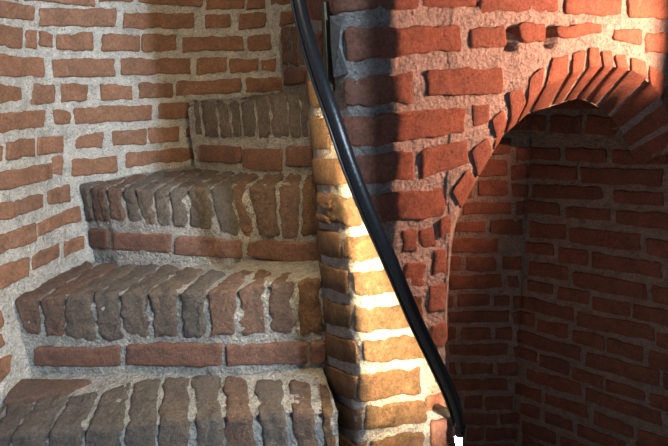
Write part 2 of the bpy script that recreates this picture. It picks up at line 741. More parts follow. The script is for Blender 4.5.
BRICKS_BACK = [
[680,1490,681,1425,796,1481,798,1421],
[619,1398,620,1348,815,1391,817,1346],
[597,1319,597,1277,712,1316,714,1273],
[732,1319,734,1264,866,1323,870,1252],
[574,1247,574,1188,767,1242,769,1183],
[640,1167,641,1103,762,1164,764,1097],
[786,1163,788,1108,866,1166,869,1104],
[576,1084,577,1021,789,1084,792,1025],
[814,1079,816,1029,858,1078,861,1024],
[610,997,611,941,739,994,741,939],
[760,989,762,943,826,988,828,942],
[574,919,574,862,825,919,827,863],
[628,842,629,784,753,839,755,782],
[774,839,776,782,841,839,844,777],
[576,760,576,706,828,762,830,703],
[629,670,630,610,768,669,770,609],
[787,669,789,609,875,672,903,599],
[591,587,592,528,835,586,838,527],
[650,499,652,433,730,501,732,433],
[743,496,745,428,861,496,865,428],
[639,407,640,348,795,407,797,348],
[808,402,811,348,924,415,928,359],
[663,326,665,260,740,326,742,261],
[753,326,755,261,914,330,917,272],
[575,1169,575,1107,620,1168,621,1106],
[573,998,573,942,594,997,594,942],
[575,843,575,785,605,842,606,784],
[577,671,578,610,607,671,608,610],
[579,497,580,434,628,497,629,433],
[808,1540,811,1485,1086,1556,1090,1502],
[1101,1551,1106,1493,1359,1575,1366,1518],
[820,1610,823,1560,1017,1616,1021,1569],
[1036,1618,1040,1570,1181,1625,1186,1577],
[1201,1623,1206,1576,1369,1633,1374,1589],
[812,1469,814,1416,874,1466,901,1410],
[915,1468,919,1413,1180,1492,1185,1446],
[1218,1487,1222,1445,1373,1502,1379,1454],
[831,1395,833,1341,1033,1407,1037,1361],
[1053,1402,1057,1353,1215,1419,1219,1376],
[1235,1419,1240,1369,1393,1433,1399,1381],
[917,1314,921,1248,1063,1330,1068,1268],
[1077,1325,1082,1263,1322,1351,1329,1289],
[1338,1340,1345,1286,1490,1355,1498,1291],
[904,1227,907,1176,1022,1241,1026,1193],
[1039,1237,1043,1177,1153,1253,1158,1191],
[1164,1244,1170,1187,1398,1268,1404,1213],
[922,1149,926,1085,1084,1167,1088,1111],
[1104,1156,1109,1096,1356,1181,1363,1123],
[1375,1182,1382,1119,1511,1193,1519,1127],
[919,1065,922,1012,1030,1076,1033,1034],
[1047,1077,1051,1023,1171,1091,1176,1040],
[1183,1079,1188,1024,1311,1095,1317,1043],
[1321,1094,1327,1042,1520,1121,1528,1060],
[842,983,845,928,1117,1003,1122,949],
[1133,996,1138,938,1397,1038,1404,980],
[1408,1024,1414,969,1530,1040,1539,971],
[842,910,844,853,959,920,963,862],
[973,903,977,849,1099,928,1104,868],
[1120,918,1125,864,1244,934,1250,878],
[1255,935,1261,875,1373,948,1379,887],
[1391,944,1398,880,1541,958,1550,888],
[863,824,866,761,1158,851,1163,792],
[1182,844,1187,786,1431,880,1438,820],
[1446,879,1454,816,1549,895,1557,831],
[854,747,856,694,983,758,987,702],
[997,750,1001,694,1120,773,1125,711],
[1134,756,1138,704,1253,769,1258,720],
[1264,766,1269,717,1397,783,1403,736],
[1414,783,1419,733,1560,810,1568,745],
[939,656,942,598,1175,700,1180,643],
[1195,692,1200,636,1458,726,1464,672],
[872,562,875,510,1013,584,1017,527],
[1027,581,1030,529,1210,618,1215,561],
[1234,609,1239,552,1375,619,1380,570],
[1392,621,1398,564,1581,650,1589,583],
[921,476,924,420,1014,500,1018,442],
[1037,493,1041,440,1158,518,1162,463],
[1175,514,1179,459,1356,541,1362,482],
[936,390,939,329,1092,421,1097,358],
[1110,417,1115,359,1273,442,1279,380],
[258,2231,255,2172,490,2231,491,2170],
[506,2231,507,2169,738,2229,740,2172],
[754,2228,756,2168,973,2228,973,2170],
[989,2234,986,2168,1230,2232,1233,2168],
[1246,2233,1244,2173,1486,2233,1482,2170],
[1502,2230,1499,2171,1731,2229,1729,2167],
[1747,2228,1744,2169,1843,2232,1840,2170],
[256,2151,259,2082,479,2146,478,2084],
[495,2152,497,2084,728,2150,728,2090],
[744,2148,742,2089,955,2151,955,2083],
[971,2146,969,2088,1179,2150,1179,2089],
[1195,2148,1192,2088,1433,2147,1432,2088],
[1449,2151,1445,2089,1661,2147,1659,2088],
[1677,2146,1676,2084,1783,2145,1784,2090],
[252,2061,251,2000,476,2061,475,2007],
[492,2062,490,2001,741,2063,738,2003],
[757,2065,758,2004,987,2069,983,2000],
[1003,2062,1006,2005,1231,2068,1228,2005],
[1247,2064,1244,2003,1486,2065,1488,2002],
[1502,2061,1506,2005,1736,2065,1736,1999],
[1752,2063,1749,2006,1843,2063,1841,2002],
[258,1982,257,1920,491,1978,493,1923],
[507,1980,508,1917,739,1985,739,1917],
[755,1985,756,1921,964,1985,962,1918],
[980,1980,978,1919,1218,1985,1221,1918],
[1234,1985,1235,1922,1465,1981,1464,1923],
[1481,1979,1483,1918,1693,1985,1695,1917],
[1709,1978,1712,1921,1843,1984,1843,1921],
[258,1903,256,1839,491,1902,493,1837],
[507,1901,507,1834,728,1903,725,1834],
[744,1900,744,1839,961,1897,958,1833],
[977,1903,975,1837,1198,1898,1196,1840],
[1214,1896,1213,1839,1425,1898,1426,1835],
[1441,1900,1443,1834,1675,1897,1676,1840],
[1691,1898,1694,1837,1843,1897,1843,1839],
[255,1812,258,1754,485,1818,481,1755],
[501,1816,502,1757,725,1813,722,1752],
[741,1816,742,1751,947,1819,950,1755],
[963,1818,966,1756,1196,1816,1196,1758],
[1212,1816,1216,1757,1434,1816,1431,1755],
[1450,1812,1452,1756,1692,1820,1696,1756],
[1708,1815,1707,1754,1843,1819,1841,1753],
[257,1735,254,1671,480,1736,476,1667],
[496,1735,497,1671,718,1729,722,1668],
[734,1730,733,1673,953,1734,956,1674],
[969,1733,969,1669,1090,1735,1087,1668],
[1106,1736,1103,1671,1212,1731,1212,1672],
[1228,1735,1226,1672,1458,1734,1460,1671],
[1474,1737,1470,1674,1698,1734,1696,1674],
[1714,1737,1714,1673,1843,1730,1847,1671],
[257,1652,260,1587,362,1651,361,1591],
[378,1653,381,1585,623,1649,619,1590],
[639,1651,637,1587,802,1652,799,1584],
[1398,1651,1402,1588,1523,1653,1525,1591],
[1539,1646,1539,1586,1662,1649,1662,1586],
[1678,1652,1681,1588,1843,1652,1847,1591],
[258,1565,258,1508,463,1564,466,1504],
[479,1566,481,1502,603,1570,607,1509],
[619,1570,618,1502,790,1565,792,1503],
[1389,1567,1386,1505,1617,1567,1615,1508],
[1633,1569,1632,1503,1843,1566,1841,1502],
[251,1487,252,1423,458,1488,461,1424],
[474,1481,470,1419,662,1484,659,1418],
[1405,1484,1407,1418,1653,1484,1653,1418],
[1669,1485,1669,1422,1843,1482,1842,1426],
[1419,1404,1416,1342,1646,1399,1642,1337],
[1662,1403,1660,1338,1843,1398,1843,1342],
[1517,1321,1518,1252,1740,1317,1737,1254],
[1756,1320,1752,1256,1843,1319,1847,1258],
[1545,1239,1546,1174,1652,1236,1651,1177],
[1668,1232,1668,1175,1843,1232,1846,1175],
[1554,1150,1551,1086,1666,1151,1663,1088],
[1682,1152,1680,1091,1843,1151,1840,1089],
[1561,1066,1562,1010,1843,1070,1841,1011],
[1577,986,1580,928,1684,990,1687,924],
[1700,987,1700,922,1843,987,1844,926],
[1584,900,1581,837,1843,906,1843,842],
[1596,819,1592,760,1843,819,1846,754],
[1489,737,1491,678,1726,740,1730,679],
[1742,736,1738,676,1843,736,1840,674],
[1609,656,1607,590,1843,655,1846,590],
[1388,568,1392,506,1499,569,1498,506],
[1515,573,1515,507,1729,573,1727,512],
[1745,568,1743,506,1843,570,1844,507],
[1388,486,1392,429,1594,488,1590,430],
[1610,490,1607,422,1843,488,1846,427],
[1303,405,1306,345,1531,405,1532,343],
[1547,405,1546,340,1843,403,1844,344],
[942,324,942,258,1173,324,1171,264],
[1189,319,1188,258,1305,319,1302,262],
[1321,318,1322,261,1555,319,1552,259],
[1571,322,1574,260,1843,318,1842,257],
[259,236,261,179,500,239,500,180],
[516,242,518,177,635,243,638,174],
[651,243,650,174,881,242,882,178],
[897,236,900,177,1129,242,1133,177],
[1145,239,1143,175,1385,242,1387,179],
[1401,236,1397,175,1622,236,1625,180],
[1638,242,1638,173,1843,241,1840,178]]
ARCH_NEAR = [
[1402,1314],
[1403,1417],
[1406,1503],
[1415,1561],
[1438,1620],
[1469,1673],
[1512,1731],
[1559,1789],
[1606,1825],
[1648,1854],
[1695,1873],
[1743,1887],
[1800,1896],
[1859,1898],
[1921,1891],
[1994,1874],
[2069,1841],
[2134,1793],
[2196,1729],
[2253,1651]]
ARCH_FAR = [
[300,1251,1208],
[301,1252,1329],
[307,1254,1429],
[316,1258,1500],
[340,1268,1564],
[377,1284,1626],
[417,1301,1684],
[454,1317,1735],
[490,1332,1761],
[523,1346,1784],
[561,1361,1794],
[606,1381,1801],
[653,1402,1810],
[704,1427,1813],
[760,1461,1794],
[818,1500,1767],
[866,1533,1736],
[915,1567,1688],
[961,1600,1637],
[1013,1636,1576]]
VOUSSOIRS = [
[[283,1081,1612],[320,1097,1673],[301,1089,1695],[260,1071,1650],[337,1267,1554],[378,1284,1627],[360,1276,1649],[314,1257,1592]],
[[325,1099,1681],[361,1114,1735],[347,1108,1761],[308,1092,1737],[383,1286,1635],[420,1302,1689],[406,1296,1714],[367,1279,1690]],
[[371,1118,1748],[400,1131,1787],[388,1126,1818],[358,1113,1799],[428,1306,1700],[453,1316,1734],[441,1311,1766],[416,1300,1751]],
[[408,1134,1797],[446,1150,1827],[435,1146,1863],[397,1129,1852],[462,1320,1740],[492,1333,1762],[482,1328,1798],[451,1315,1795]],
[[451,1152,1827],[487,1168,1855],[494,1171,1907],[453,1153,1881],[495,1334,1764],[528,1347,1785],[535,1350,1837],[496,1334,1818]],
[[498,1172,1859],[558,1198,1883],[556,1197,1929],[512,1178,1922],[537,1351,1787],[595,1376,1799],[593,1375,1846],[551,1357,1850]],
[[567,1201,1884],[607,1218,1894],[608,1218,1938],[567,1201,1933],[603,1379,1801],[640,1396,1807],[641,1396,1852],[604,1380,1849]],
[[615,1222,1895],[655,1238,1898],[643,1233,1942],[616,1222,1940],[648,1399,1809],[684,1417,1812],[673,1412,1856],[649,1400,1854]],
[[661,1241,1897],[696,1256,1896],[684,1251,1932],[653,1238,1935],[690,1420,1812],[723,1439,1806],[712,1434,1842],[682,1416,1850]],
[[706,1260,1894],[746,1279,1888],[731,1272,1924],[695,1256,1925],[733,1445,1803],[773,1470,1788],[757,1463,1823],[723,1440,1833]],
[[757,1285,1885],[824,1324,1863],[807,1313,1907],[749,1280,1916],[783,1477,1783],[837,1514,1755],[820,1503,1799],[774,1473,1814]],
[[839,1334,1852],[895,1372,1811],[911,1383,1864],[826,1325,1895],[850,1523,1746],[898,1556,1704],[914,1567,1758],[837,1514,1788]],
[[914,1384,1791],[957,1414,1738],[1009,1450,1805],[916,1386,1843],[917,1569,1686],[955,1596,1644],[1007,1632,1711],[919,1570,1738]],
[[972,1425,1719],[1019,1457,1644],[1101,1515,1704],[1009,1451,1783],[968,1605,1630],[1013,1636,1576],[1094,1694,1637],[1005,1631,1693]]]
NOSE_A = [
[[-965,1101,1062],[-918,1096,1067],[-1024,1107,885],[-969,1101,894],[-981,1200,1068],[-949,1232,1073]],
[[-911,1095,1067],[-857,1089,1071],[-962,1100,894],[-904,1094,903],[-941,1230,1074],[-864,1224,1082]],
[[-850,1088,1071],[-755,1078,1083],[-896,1093,904],[-795,1082,914],[-856,1222,1083],[-773,1230,1092]],
[[-746,1077,1083],[-656,1068,1091],[-786,1081,914],[-694,1072,924],[-763,1228,1093],[-678,1217,1101]],
[[-646,1067,1091],[-552,1057,1101],[-684,1071,924],[-586,1061,940],[-666,1215,1102],[-602,1258,1112]],
[[-541,1056,1101],[-465,1050,1111],[-575,1060,940],[-493,1052,955],[-588,1254,1113],[-513,1246,1120]],
[[-456,1049,1111],[-376,1043,1122],[-484,1051,955],[-394,1044,968],[-502,1244,1121],[-429,1236,1129]],
[[-364,1041,1122],[-294,1035,1131],[-381,1043,968],[-308,1037,982],[-414,1232,1130],[-337,1214,1137]],
[[-285,1035,1131],[-218,1026,1140],[-300,1036,982],[-218,1026,992],[-327,1212,1138],[-255,1182,1144]],
[[-202,1023,1140],[-138,1014,1149],[-200,1023,993],[-139,1015,1003],[-236,1178,1145],[-161,1160,1152]],
[[-122,1012,1150],[-69,1000,1158],[-122,1012,1004],[-68,1000,1014],[-142,1156,1154],[-85,1118,1158]],
[[-51,997,1159],[-24,991,1165],[-50,996,1016],[-24,991,1023],[-65,1114,1159],[-33,1090,1161]]]
NOSE_B = [
[[-950,1357,1328],[-876,1350,1334],[-937,1356,1211],[-891,1352,1210],[-979,1814,1302],[-850,1658,1321]],
[[-864,1347,1334],[-786,1326,1342],[-881,1350,1210],[-808,1332,1207],[-836,1653,1322],[-726,1700,1325]],
[[-781,1324,1343],[-699,1306,1353],[-802,1330,1207],[-705,1307,1211],[-718,1697,1326],[-654,1621,1335]],
[[-692,1305,1353],[-616,1291,1358],[-699,1306,1211],[-619,1291,1221],[-646,1618,1336],[-574,1567,1344]],
[[-609,1289,1358],[-530,1272,1367],[-613,1290,1222],[-535,1273,1230],[-566,1564,1344],[-495,1503,1353]],
[[-517,1269,1368],[-435,1241,1376],[-522,1270,1230],[-444,1244,1237],[-480,1498,1354],[-398,1436,1363]],
[[-422,1236,1377],[-352,1211,1384],[-430,1239,1239],[-360,1214,1255],[-384,1431,1365],[-321,1388,1371]],
[[-340,1208,1385],[-265,1196,1394],[-348,1210,1256],[-277,1198,1259],[-308,1383,1373],[-241,1379,1377]],
[[-252,1195,1394],[-192,1198,1403],[-263,1196,1259],[-197,1198,1260],[-225,1374,1378],[-179,1328,1384]],
[[-179,1198,1403],[-117,1194,1409],[-184,1198,1259],[-118,1194,1255],[-164,1323,1385],[-106,1303,1390]],
[[-104,1192,1409],[-44,1178,1417],[-104,1192,1255],[-43,1178,1256],[-92,1298,1391],[-41,1280,1395]]]
NOSE_C = [
[[-882,1724,1593],[-831,1683,1587],[-880,1723,1469],[-833,1685,1466],[-860,1752,1596],[-797,1762,1598]],
[[-821,1676,1588],[-752,1621,1593],[-824,1678,1467],[-753,1622,1476],[-790,1759,1598],[-737,1790,1600]],
[[-743,1615,1593],[-690,1591,1596],[-743,1615,1477],[-677,1584,1486],[-728,1786,1600],[-666,1815,1602]],
[[-682,1587,1596],[-635,1565,1595],[-668,1581,1487],[-614,1558,1487],[-657,1811,1603],[-592,1840,1605]],
[[-629,1563,1595],[-566,1542,1596],[-608,1556,1487],[-568,1543,1479],[-585,1837,1605],[-542,1877,1607]],
[[-561,1540,1596],[-511,1524,1597],[-562,1541,1479],[-520,1527,1477],[-535,1874,1607],[-467,1846,1609]],
[[-504,1522,1597],[-456,1516,1599],[-512,1524,1478],[-467,1517,1474],[-459,1842,1609],[-390,1776,1609]],
[[-443,1514,1599],[-383,1506,1601],[-453,1516,1474],[-377,1505,1466],[-374,1770,1610],[-330,1716,1610]],
[[-370,1504,1600],[-311,1498,1603],[-363,1503,1466],[-300,1498,1441],[-314,1710,1610],[-280,1679,1610]],
[[-303,1498,1603],[-274,1498,1603],[-292,1498,1441],[-259,1498,1436],[-270,1675,1610],[-240,1647,1611]],
[[-256,1498,1602],[-171,1469,1603],[-241,1498,1435],[-172,1470,1440],[-220,1639,1611],[-152,1612,1612]],
[[-163,1465,1604],[-96,1437,1606],[-164,1465,1441],[-110,1442,1445],[-143,1608,1613],[-93,1589,1614]],
[[-86,1434,1606],[-48,1420,1607],[-100,1439,1446],[-46,1419,1443],[-82,1584,1614],[-50,1572,1614]]]
NOSE_D = [
[[-491,1897,1848],[-469,1882,1846],[-497,1902,1718],[-474,1886,1719],[-551,2087,1848],[-529,2072,1846]],
[[-460,1876,1846],[-401,1835,1841],[-465,1880,1719],[-400,1835,1721],[-520,2066,1846],[-461,2025,1841]],
[[-392,1829,1841],[-347,1796,1843],[-392,1829,1721],[-346,1795,1722],[-452,2019,1841],[-407,1986,1843]],
[[-339,1790,1843],[-299,1760,1845],[-337,1789,1722],[-305,1765,1723],[-399,1980,1843],[-359,1950,1845]],
[[-291,1754,1845],[-241,1717,1854],[-297,1759,1724],[-251,1724,1721],[-351,1944,1845],[-301,1907,1854]],
[[-233,1711,1854],[-185,1672,1859],[-243,1719,1722],[-194,1679,1724],[-293,1901,1854],[-245,1862,1859]],
[[-178,1666,1859],[-126,1622,1860],[-187,1673,1724],[-127,1622,1726],[-238,1856,1859],[-186,1812,1860]],
[[-120,1616,1860],[-83,1583,1861],[-120,1616,1727],[-86,1586,1728],[-180,1806,1860],[-143,1773,1861]],
[[-77,1577,1861],[-58,1560,1862],[-80,1580,1729],[-64,1565,1729],[-137,1767,1861],[-118,1750,1862]]]
NOSE_E = [
[[-165,2024,2097],[-143,1950,2089],[-173,2048,1961],[-147,1963,1957],[-57,2054,2097],[-35,1980,2089]],
[[-138,1934,2087],[-120,1874,2081],[-142,1946,1957],[-123,1884,1954],[-30,1964,2087],[-12,1904,2081]],
[[-115,1858,2079],[-94,1774,2070],[-118,1869,1953],[-100,1800,1951],[-7,1888,2079],[14,1804,2070]],
[[-90,1758,2068],[-68,1675,2060],[-96,1783,1950],[-72,1689,1946],[18,1788,2068],[40,1705,2060]]]
FLAT_B = [
[[-920,1354,1170],[-635,1294,1193],[-935,1356,1106],[-647,1296,1127]],
[[-614,1290,1199],[-320,1205,1235],[-625,1292,1133],[-328,1206,1165]],
[[-307,1203,1228],[-88,1188,1234],[-314,1204,1167],[-92,1189,1169]],
[[-81,1187,1236],[-37,1176,1239],[-86,1188,1170],[-41,1177,1176]]]
FLAT_C = [
[[-870,1714,1437],[-765,1631,1449],[-892,1732,1361],[-784,1646,1377]],
[[-742,1614,1446],[-523,1528,1454],[-758,1626,1379],[-533,1531,1389]],
[[-507,1522,1446],[-293,1498,1431],[-516,1525,1385],[-299,1498,1366]],
[[-276,1498,1423],[-42,1418,1434],[-281,1498,1375],[-46,1419,1355]]]
FLAT_D = [
[[-492,1898,1690],[-317,1774,1688],[-502,1905,1625],[-324,1779,1627]],
[[-308,1767,1683],[-162,1652,1689],[-316,1773,1610],[-168,1657,1615]],
[[-145,1638,1698],[-54,1557,1704],[-150,1643,1632],[-58,1560,1638]]]
FLAT_E = [
[[-161,2008,1948],[-66,1668,1940],[-167,2030,1885],[-70,1684,1891]]]
LYING_A = [
[-992,1347,1076],
[-725,1279,1100],
[-778,1231,1091],
[-961,1228,1072]]
ARRIS_A = [
[-1117,1117,1041],
[-939,1098,1060],
[-715,1074,1084],
[-529,1055,1104],
[-375,1042,1122],
[-275,1034,1134],
[-127,1013,1152],
[-23,990,1165],
[-18,989,1166]]
BACK_A = [
[-1014,1401,1073],
[-772,1359,1096],
[-541,1317,1118],
[-331,1253,1136],
[-61,1231,1163]]
ARRIS_B = [
[-1019,1364,1320],
[-966,1359,1325],
[-877,1350,1333],
[-744,1314,1345],
[-612,1290,1358],
[-512,1268,1368],
[-345,1209,1385],
[-258,1195,1394],
[-186,1198,1403],
[-110,1194,1412],
[-38,1176,1420],
[-27,1174,1421]]
BACK_B = [
[-978,1825,1297],
[-942,1797,1301],
[-629,1603,1334],
[-450,1562,1347],
[-316,1547,1356],
[-58,1473,1376]]
ARRIS_C = [
[-967,1791,1594],
[-884,1726,1595],
[-746,1616,1597],
[-631,1563,1598],
[-507,1522,1601],
[-440,1514,1602],
[-366,1504,1603],
[-307,1498,1605],
[-225,1498,1606],
[-145,1455,1608],
[-90,1435,1609],
[-40,1417,1610],
[-20,1410,1610]]
BACK_C = [
[-895,1765,1591],
[-825,1849,1595],
[-708,1946,1600],
[-613,1999,1604],
[-523,1951,1605],
[-322,1812,1608],
[-172,1698,1610],
[-62,1602,1611]]
ARRIS_D = [
[-529,1924,1851],
[-495,1900,1850],
[-379,1820,1847],
[-237,1714,1857],
[-143,1637,1864],
[-58,1560,1865],
[-7,1514,1865]]
BACK_D = [
[-517,2048,1857],
[-355,2101,1857],
[-176,2149,1857],
[-114,2158,1857]]
ARRIS_E = [
[-186,2092,2108],
[-170,2040,2102],
[-117,1866,2083],
[-64,1660,2061],
[-32,1536,2048]]
BACK_E = [
[-70,2090,2102],
[36,1690,2061]]
RAIL = [
[-60,1160,2154],
[-49,1100,2073],
[-36,1040,1999],
[-13,970,1909],
[12,930,1829],
[39,912,1738],
[73,908,1642],
[110,912,1547],
[155,922,1426],
[199,925,1320],
[231,940,1240],
[251,955,1177],
[260,965,1132],
[263,970,1103]]
TIP = [
[264,975,1099],
[264,980,1073],
[272,985,1038]]
BRACKET = [
[248,955,1159],
[228,1058,1108]]
STRIP = [
[1097,2025],
[1105,1964],
[1121,1884]]
FLAT_A = [
[[-988,1103,874],[-757,1078,890],[-1008,1105,798],[-772,1080,816]],
[[-739,1076,894],[-508,1053,914],[-755,1078,821],[-519,1054,843]],
[[-491,1052,917],[-270,1033,940],[-502,1053,847],[-277,1034,874]],
[[-254,1031,944],[-37,993,983],[-261,1032,878],[-40,994,920]]]
PATCH = [
[1129,2014],
[1166,2009],
[1157,1986],
[1153,1959],
[1161,1934],
[1168,1910],
[1134,1904],
[1127,1963]]
HOLES = [
[1549,1575,1941,1990],
[1660,1687,1943,1989],
[1468,1478,2025,2040]]
S_JAMB = 1401

def m3(p): return Vector((p[0] / 1000.0, p[1] / 1000.0, p[2] / 1000.0))

# ------------------------------------------------------------------ materials
def nodes(name):
    m = bpy.data.materials.new(name); m.use_nodes = True
    nt = m.node_tree; nt.nodes.clear()
    out = nt.nodes.new('ShaderNodeOutputMaterial'); b = nt.nodes.new('ShaderNodeBsdfPrincipled')
    nt.links.new(b.outputs[0], out.inputs[0])
    return m, nt, b
def N(nt, t, **kw):
    n = nt.nodes.new(t)
    for k, v in kw.items():
        if k.startswith('i_'): n.inputs[int(k[2:])].default_value = v
        else: setattr(n, k, v)
    return n
def ramp(nt, stops):
    r = nt.nodes.new('ShaderNodeValToRGB'); e = r.color_ramp.elements
    while len(e) < len(stops): e.new(0.5)
    for i, (p, c) in enumerate(stops): e[i].position = p; e[i].color = (*c, 1)
    return r
def noise_tex(nt, vec, scale, detail=6, rough=0.6):
    n = N(nt, 'ShaderNodeTexNoise'); n.inputs['Scale'].default_value = scale
    n.inputs['Detail'].default_value = detail; n.inputs['Roughness'].default_value = rough
    nt.links.new(vec, n.inputs['Vector']); return n
def mixc(nt, fac, a, b, blend='MIX'):
    m = N(nt, 'ShaderNodeMix', data_type='RGBA', blend_type=blend)
    if isinstance(fac, (int, float)): m.inputs[0].default_value = fac
    else: nt.links.new(fac, m.inputs[0])
    for sock, v in ((m.inputs[6], a), (m.inputs[7], b)):
        if isinstance(v, tuple): sock.default_value = (*v, 1)
        else: nt.links.new(v, sock)
    return m.outputs[2]
def brick_material(name, tones, stain, dust, dust_amount=0.5, bump=0.5):
    m, nt, b = nodes(name)
    tc = N(nt, 'ShaderNodeTexCoord'); oi = N(nt, 'ShaderNodeObjectInfo')
    add = N(nt, 'ShaderNodeVectorMath', operation='MULTIPLY_ADD')
    cmb = N(nt, 'ShaderNodeCombineXYZ')
    for i in range(3): nt.links.new(oi.outputs['Random'], cmb.inputs[i])
    nt.links.new(cmb.outputs[0], add.inputs[0]); add.inputs[1].default_value = (37, 61, 17); nt.links.new(tc.outputs['Object'], add.inputs[2])
    v = add.outputs[0]
    base = ramp(nt, [(i / (len(tones) - 1), t) for i, t in enumerate(tones)]); nt.links.new(oi.outputs['Random'], base.inputs[0])
    n1 = noise_tex(nt, v, 22, 5); r1 = ramp(nt, [(0.40, (0, 0, 0)), (0.68, (1, 1, 1))]); nt.links.new(n1.outputs[0], r1.inputs[0])
    c = mixc(nt, r1.outputs[0], base.outputs[0], stain)
    n2 = noise_tex(nt, v, 140, 4, 0.7); r2 = ramp(nt, [(0.34, (0.5, 0.5, 0.5)), (0.66, (1.3, 1.3, 1.3))]); nt.links.new(n2.outputs[0], r2.inputs[0])
    c = mixc(nt, 0.65, c, r2.outputs[0], 'MULTIPLY')
    n3 = noise_tex(nt, v, 34, 7, 0.75); r3 = ramp(nt, [(0.56, (0, 0, 0)), (0.74, (dust_amount,) * 3)]); nt.links.new(n3.outputs[0], r3.inputs[0])
    c = mixc(nt, r3.outputs[0], c, dust)
    vd = N(nt, 'ShaderNodeTexVoronoi'); vd.inputs['Scale'].default_value = 48; nt.links.new(v, vd.inputs['Vector'])
    rd = ramp(nt, [(0.06, (0.3, 0.27, 0.25)), (0.2, (1, 1, 1))]); nt.links.new(vd.outputs['Distance'], rd.inputs[0])
    c = mixc(nt, 0.5, c, rd.outputs[0], 'MULTIPLY')  # dark spots in the colour stand in for shaded crevices
    nt.links.new(c, b.inputs['Base Color'])
    b.inputs['Roughness'].default_value = 0.88; b.inputs['Specular IOR Level'].default_value = 0.25
    n4 = noise_tex(nt, v, 58, 10, 0.8)
    vo = N(nt, 'ShaderNodeTexVoronoi'); vo.inputs['Scale'].default_value = 55; nt.links.new(v, vo.inputs['Vector'])
    rv = ramp(nt, [(0.0, (0, 0, 0)), (0.16, (1, 1, 1))]); nt.links.new(vo.outputs['Distance'], rv.inputs[0])
    h = N(nt, 'ShaderNodeMath', operation='MULTIPLY_ADD'); nt.links.new(rv.outputs[0], h.inputs[0]); h.inputs[1].default_value = 0.25; nt.links.new(n4.outputs[0], h.inputs[2])
    bp = N(nt, 'ShaderNodeBump'); bp.inputs['Strength'].default_value = min(1.0, bump); bp.inputs['Distance'].default_value = 0.02 + 0.03 * max(0, bump - 0.6)
    nt.links.new(h.outputs[0], bp.inputs['Height']); nt.links.new(bp.outputs[0], b.inputs['Normal'])
    return m
def mortar_material(name, light, mid, dark, bump=0.7):
    m, nt, b = nodes(name)
    tc = N(nt, 'ShaderNodeTexCoord'); v = tc.outputs['Object']
    n1 = noise_tex(nt, v, 30, 8, 0.7); r = ramp(nt, [(0.30, dark), (0.48, mid), (0.66, light)]); nt.links.new(n1.outputs[0], r.inputs[0])
    n2 = noise_tex(nt, v, 190, 4, 0.7); r2 = ramp(nt, [(0.36, (0.5, 0.5, 0.5)), (0.62, (1.2, 1.2, 1.2))]); nt.links.new(n2.outputs[0], r2.inputs[0])
    c = mixc(nt, 0.7, r.outputs[0], r2.outputs[0], 'MULTIPLY'); nt.links.new(c, b.inputs['Base Color'])
    vp = N(nt, 'ShaderNodeTexVoronoi'); vp.inputs['Scale'].default_value = 60; nt.links.new(v, vp.inputs['Vector'])
    rp = ramp(nt, [(0.10, (0.25, 0.23, 0.21)), (0.24, (1, 1, 1))]); nt.links.new(vp.outputs['Distance'], rp.inputs[0])
    c = mixc(nt, 0.55, c, rp.outputs[0], 'MULTIPLY'); nt.links.new(c, b.inputs['Base Color'])  # shade of small pits put into the mortar colour
    b.inputs['Roughness'].default_value = 0.92; b.inputs['Specular IOR Level'].default_value = 0.2
    n3 = noise_tex(nt, v, 110, 8, 0.75)
    vo = N(nt, 'ShaderNodeTexVoronoi'); vo.inputs['Scale'].default_value = 95; nt.links.new(v, vo.inputs['Vector'])
    h = N(nt, 'ShaderNodeMath', operation='MULTIPLY_ADD'); nt.links.new(vo.outputs['Distance'], h.inputs[0]); h.inputs[1].default_value = 0.5; nt.links.new(n3.outputs[0], h.inputs[2])
    bp = N(nt, 'ShaderNodeBump'); bp.inputs['Strength'].default_value = bump; bp.inputs['Distance'].default_value = 0.022
    nt.links.new(h.outputs[0], bp.inputs['Height']); nt.links.new(bp.outputs[0], b.inputs['Normal'])
    return m
def plain(name, col, rough=0.5, metal=0.0, bump=0.0, bscale=120, spec=0.5):
    m, nt, b = nodes(name)
    tc = N(nt, 'ShaderNodeTexCoord'); n1 = noise_tex(nt, tc.outputs['Object'], bscale, 5)
    r = ramp(nt, [(0.3, tuple(x * 0.75 for x in col)), (0.7, tuple(min(1, x * 1.25) for x in col))]); nt.links.new(n1.outputs[0], r.inputs[0])
    nt.links.new(r.outputs[0], b.inputs['Base Color'])
    b.inputs['Roughness'].default_value = rough; b.inputs['Metallic'].default_value = metal; b.inputs['Specular IOR Level'].default_value = spec
    if bump:
        bp = N(nt, 'ShaderNodeBump'); bp.inputs['Strength'].default_value = bump; bp.inputs['Distance'].default_value = 0.004
        nt.links.new(n1.outputs[0], bp.inputs['Height']); nt.links.new(bp.outputs[0], b.inputs['Normal'])
    return m
def glow(name, col, strength):
    m, nt, b = nodes(name)
    b.inputs['Base Color'].default_value = (0.8, 0.8, 0.8, 1)
    b.inputs['Emission Color'].default_value = (*col, 1); b.inputs['Emission Strength'].default_value = strength
    return m

BR_WALL = brick_material('wall_brick', [(0.29, 0.145, 0.088), (0.34, 0.165, 0.10), (0.24, 0.13, 0.088), (0.34, 0.175, 0.112)], (0.22, 0.12, 0.078), (0.50, 0.46, 0.41), 0.35, 0.6)
BR_FRONT = brick_material('front_brick', [(0.38, 0.165, 0.11), (0.43, 0.185, 0.12), (0.33, 0.155, 0.11), (0.40, 0.19, 0.13)], (0.28, 0.135, 0.095), (0.50, 0.40, 0.34), 0.35, 0.7)
BR_LIT_TONE = brick_material('lit_tone_brick', [(0.29, 0.15, 0.085), (0.34, 0.18, 0.10), (0.27, 0.165, 0.095)], (0.17, 0.11, 0.06), (0.52, 0.44, 0.33), 0.5, 1.0)
BR_BACK = brick_material('passage_brick', [(0.30, 0.125, 0.082), (0.36, 0.145, 0.09), (0.25, 0.112, 0.078)], (0.20, 0.095, 0.062), (0.36, 0.28, 0.22), 0.3, 0.5)
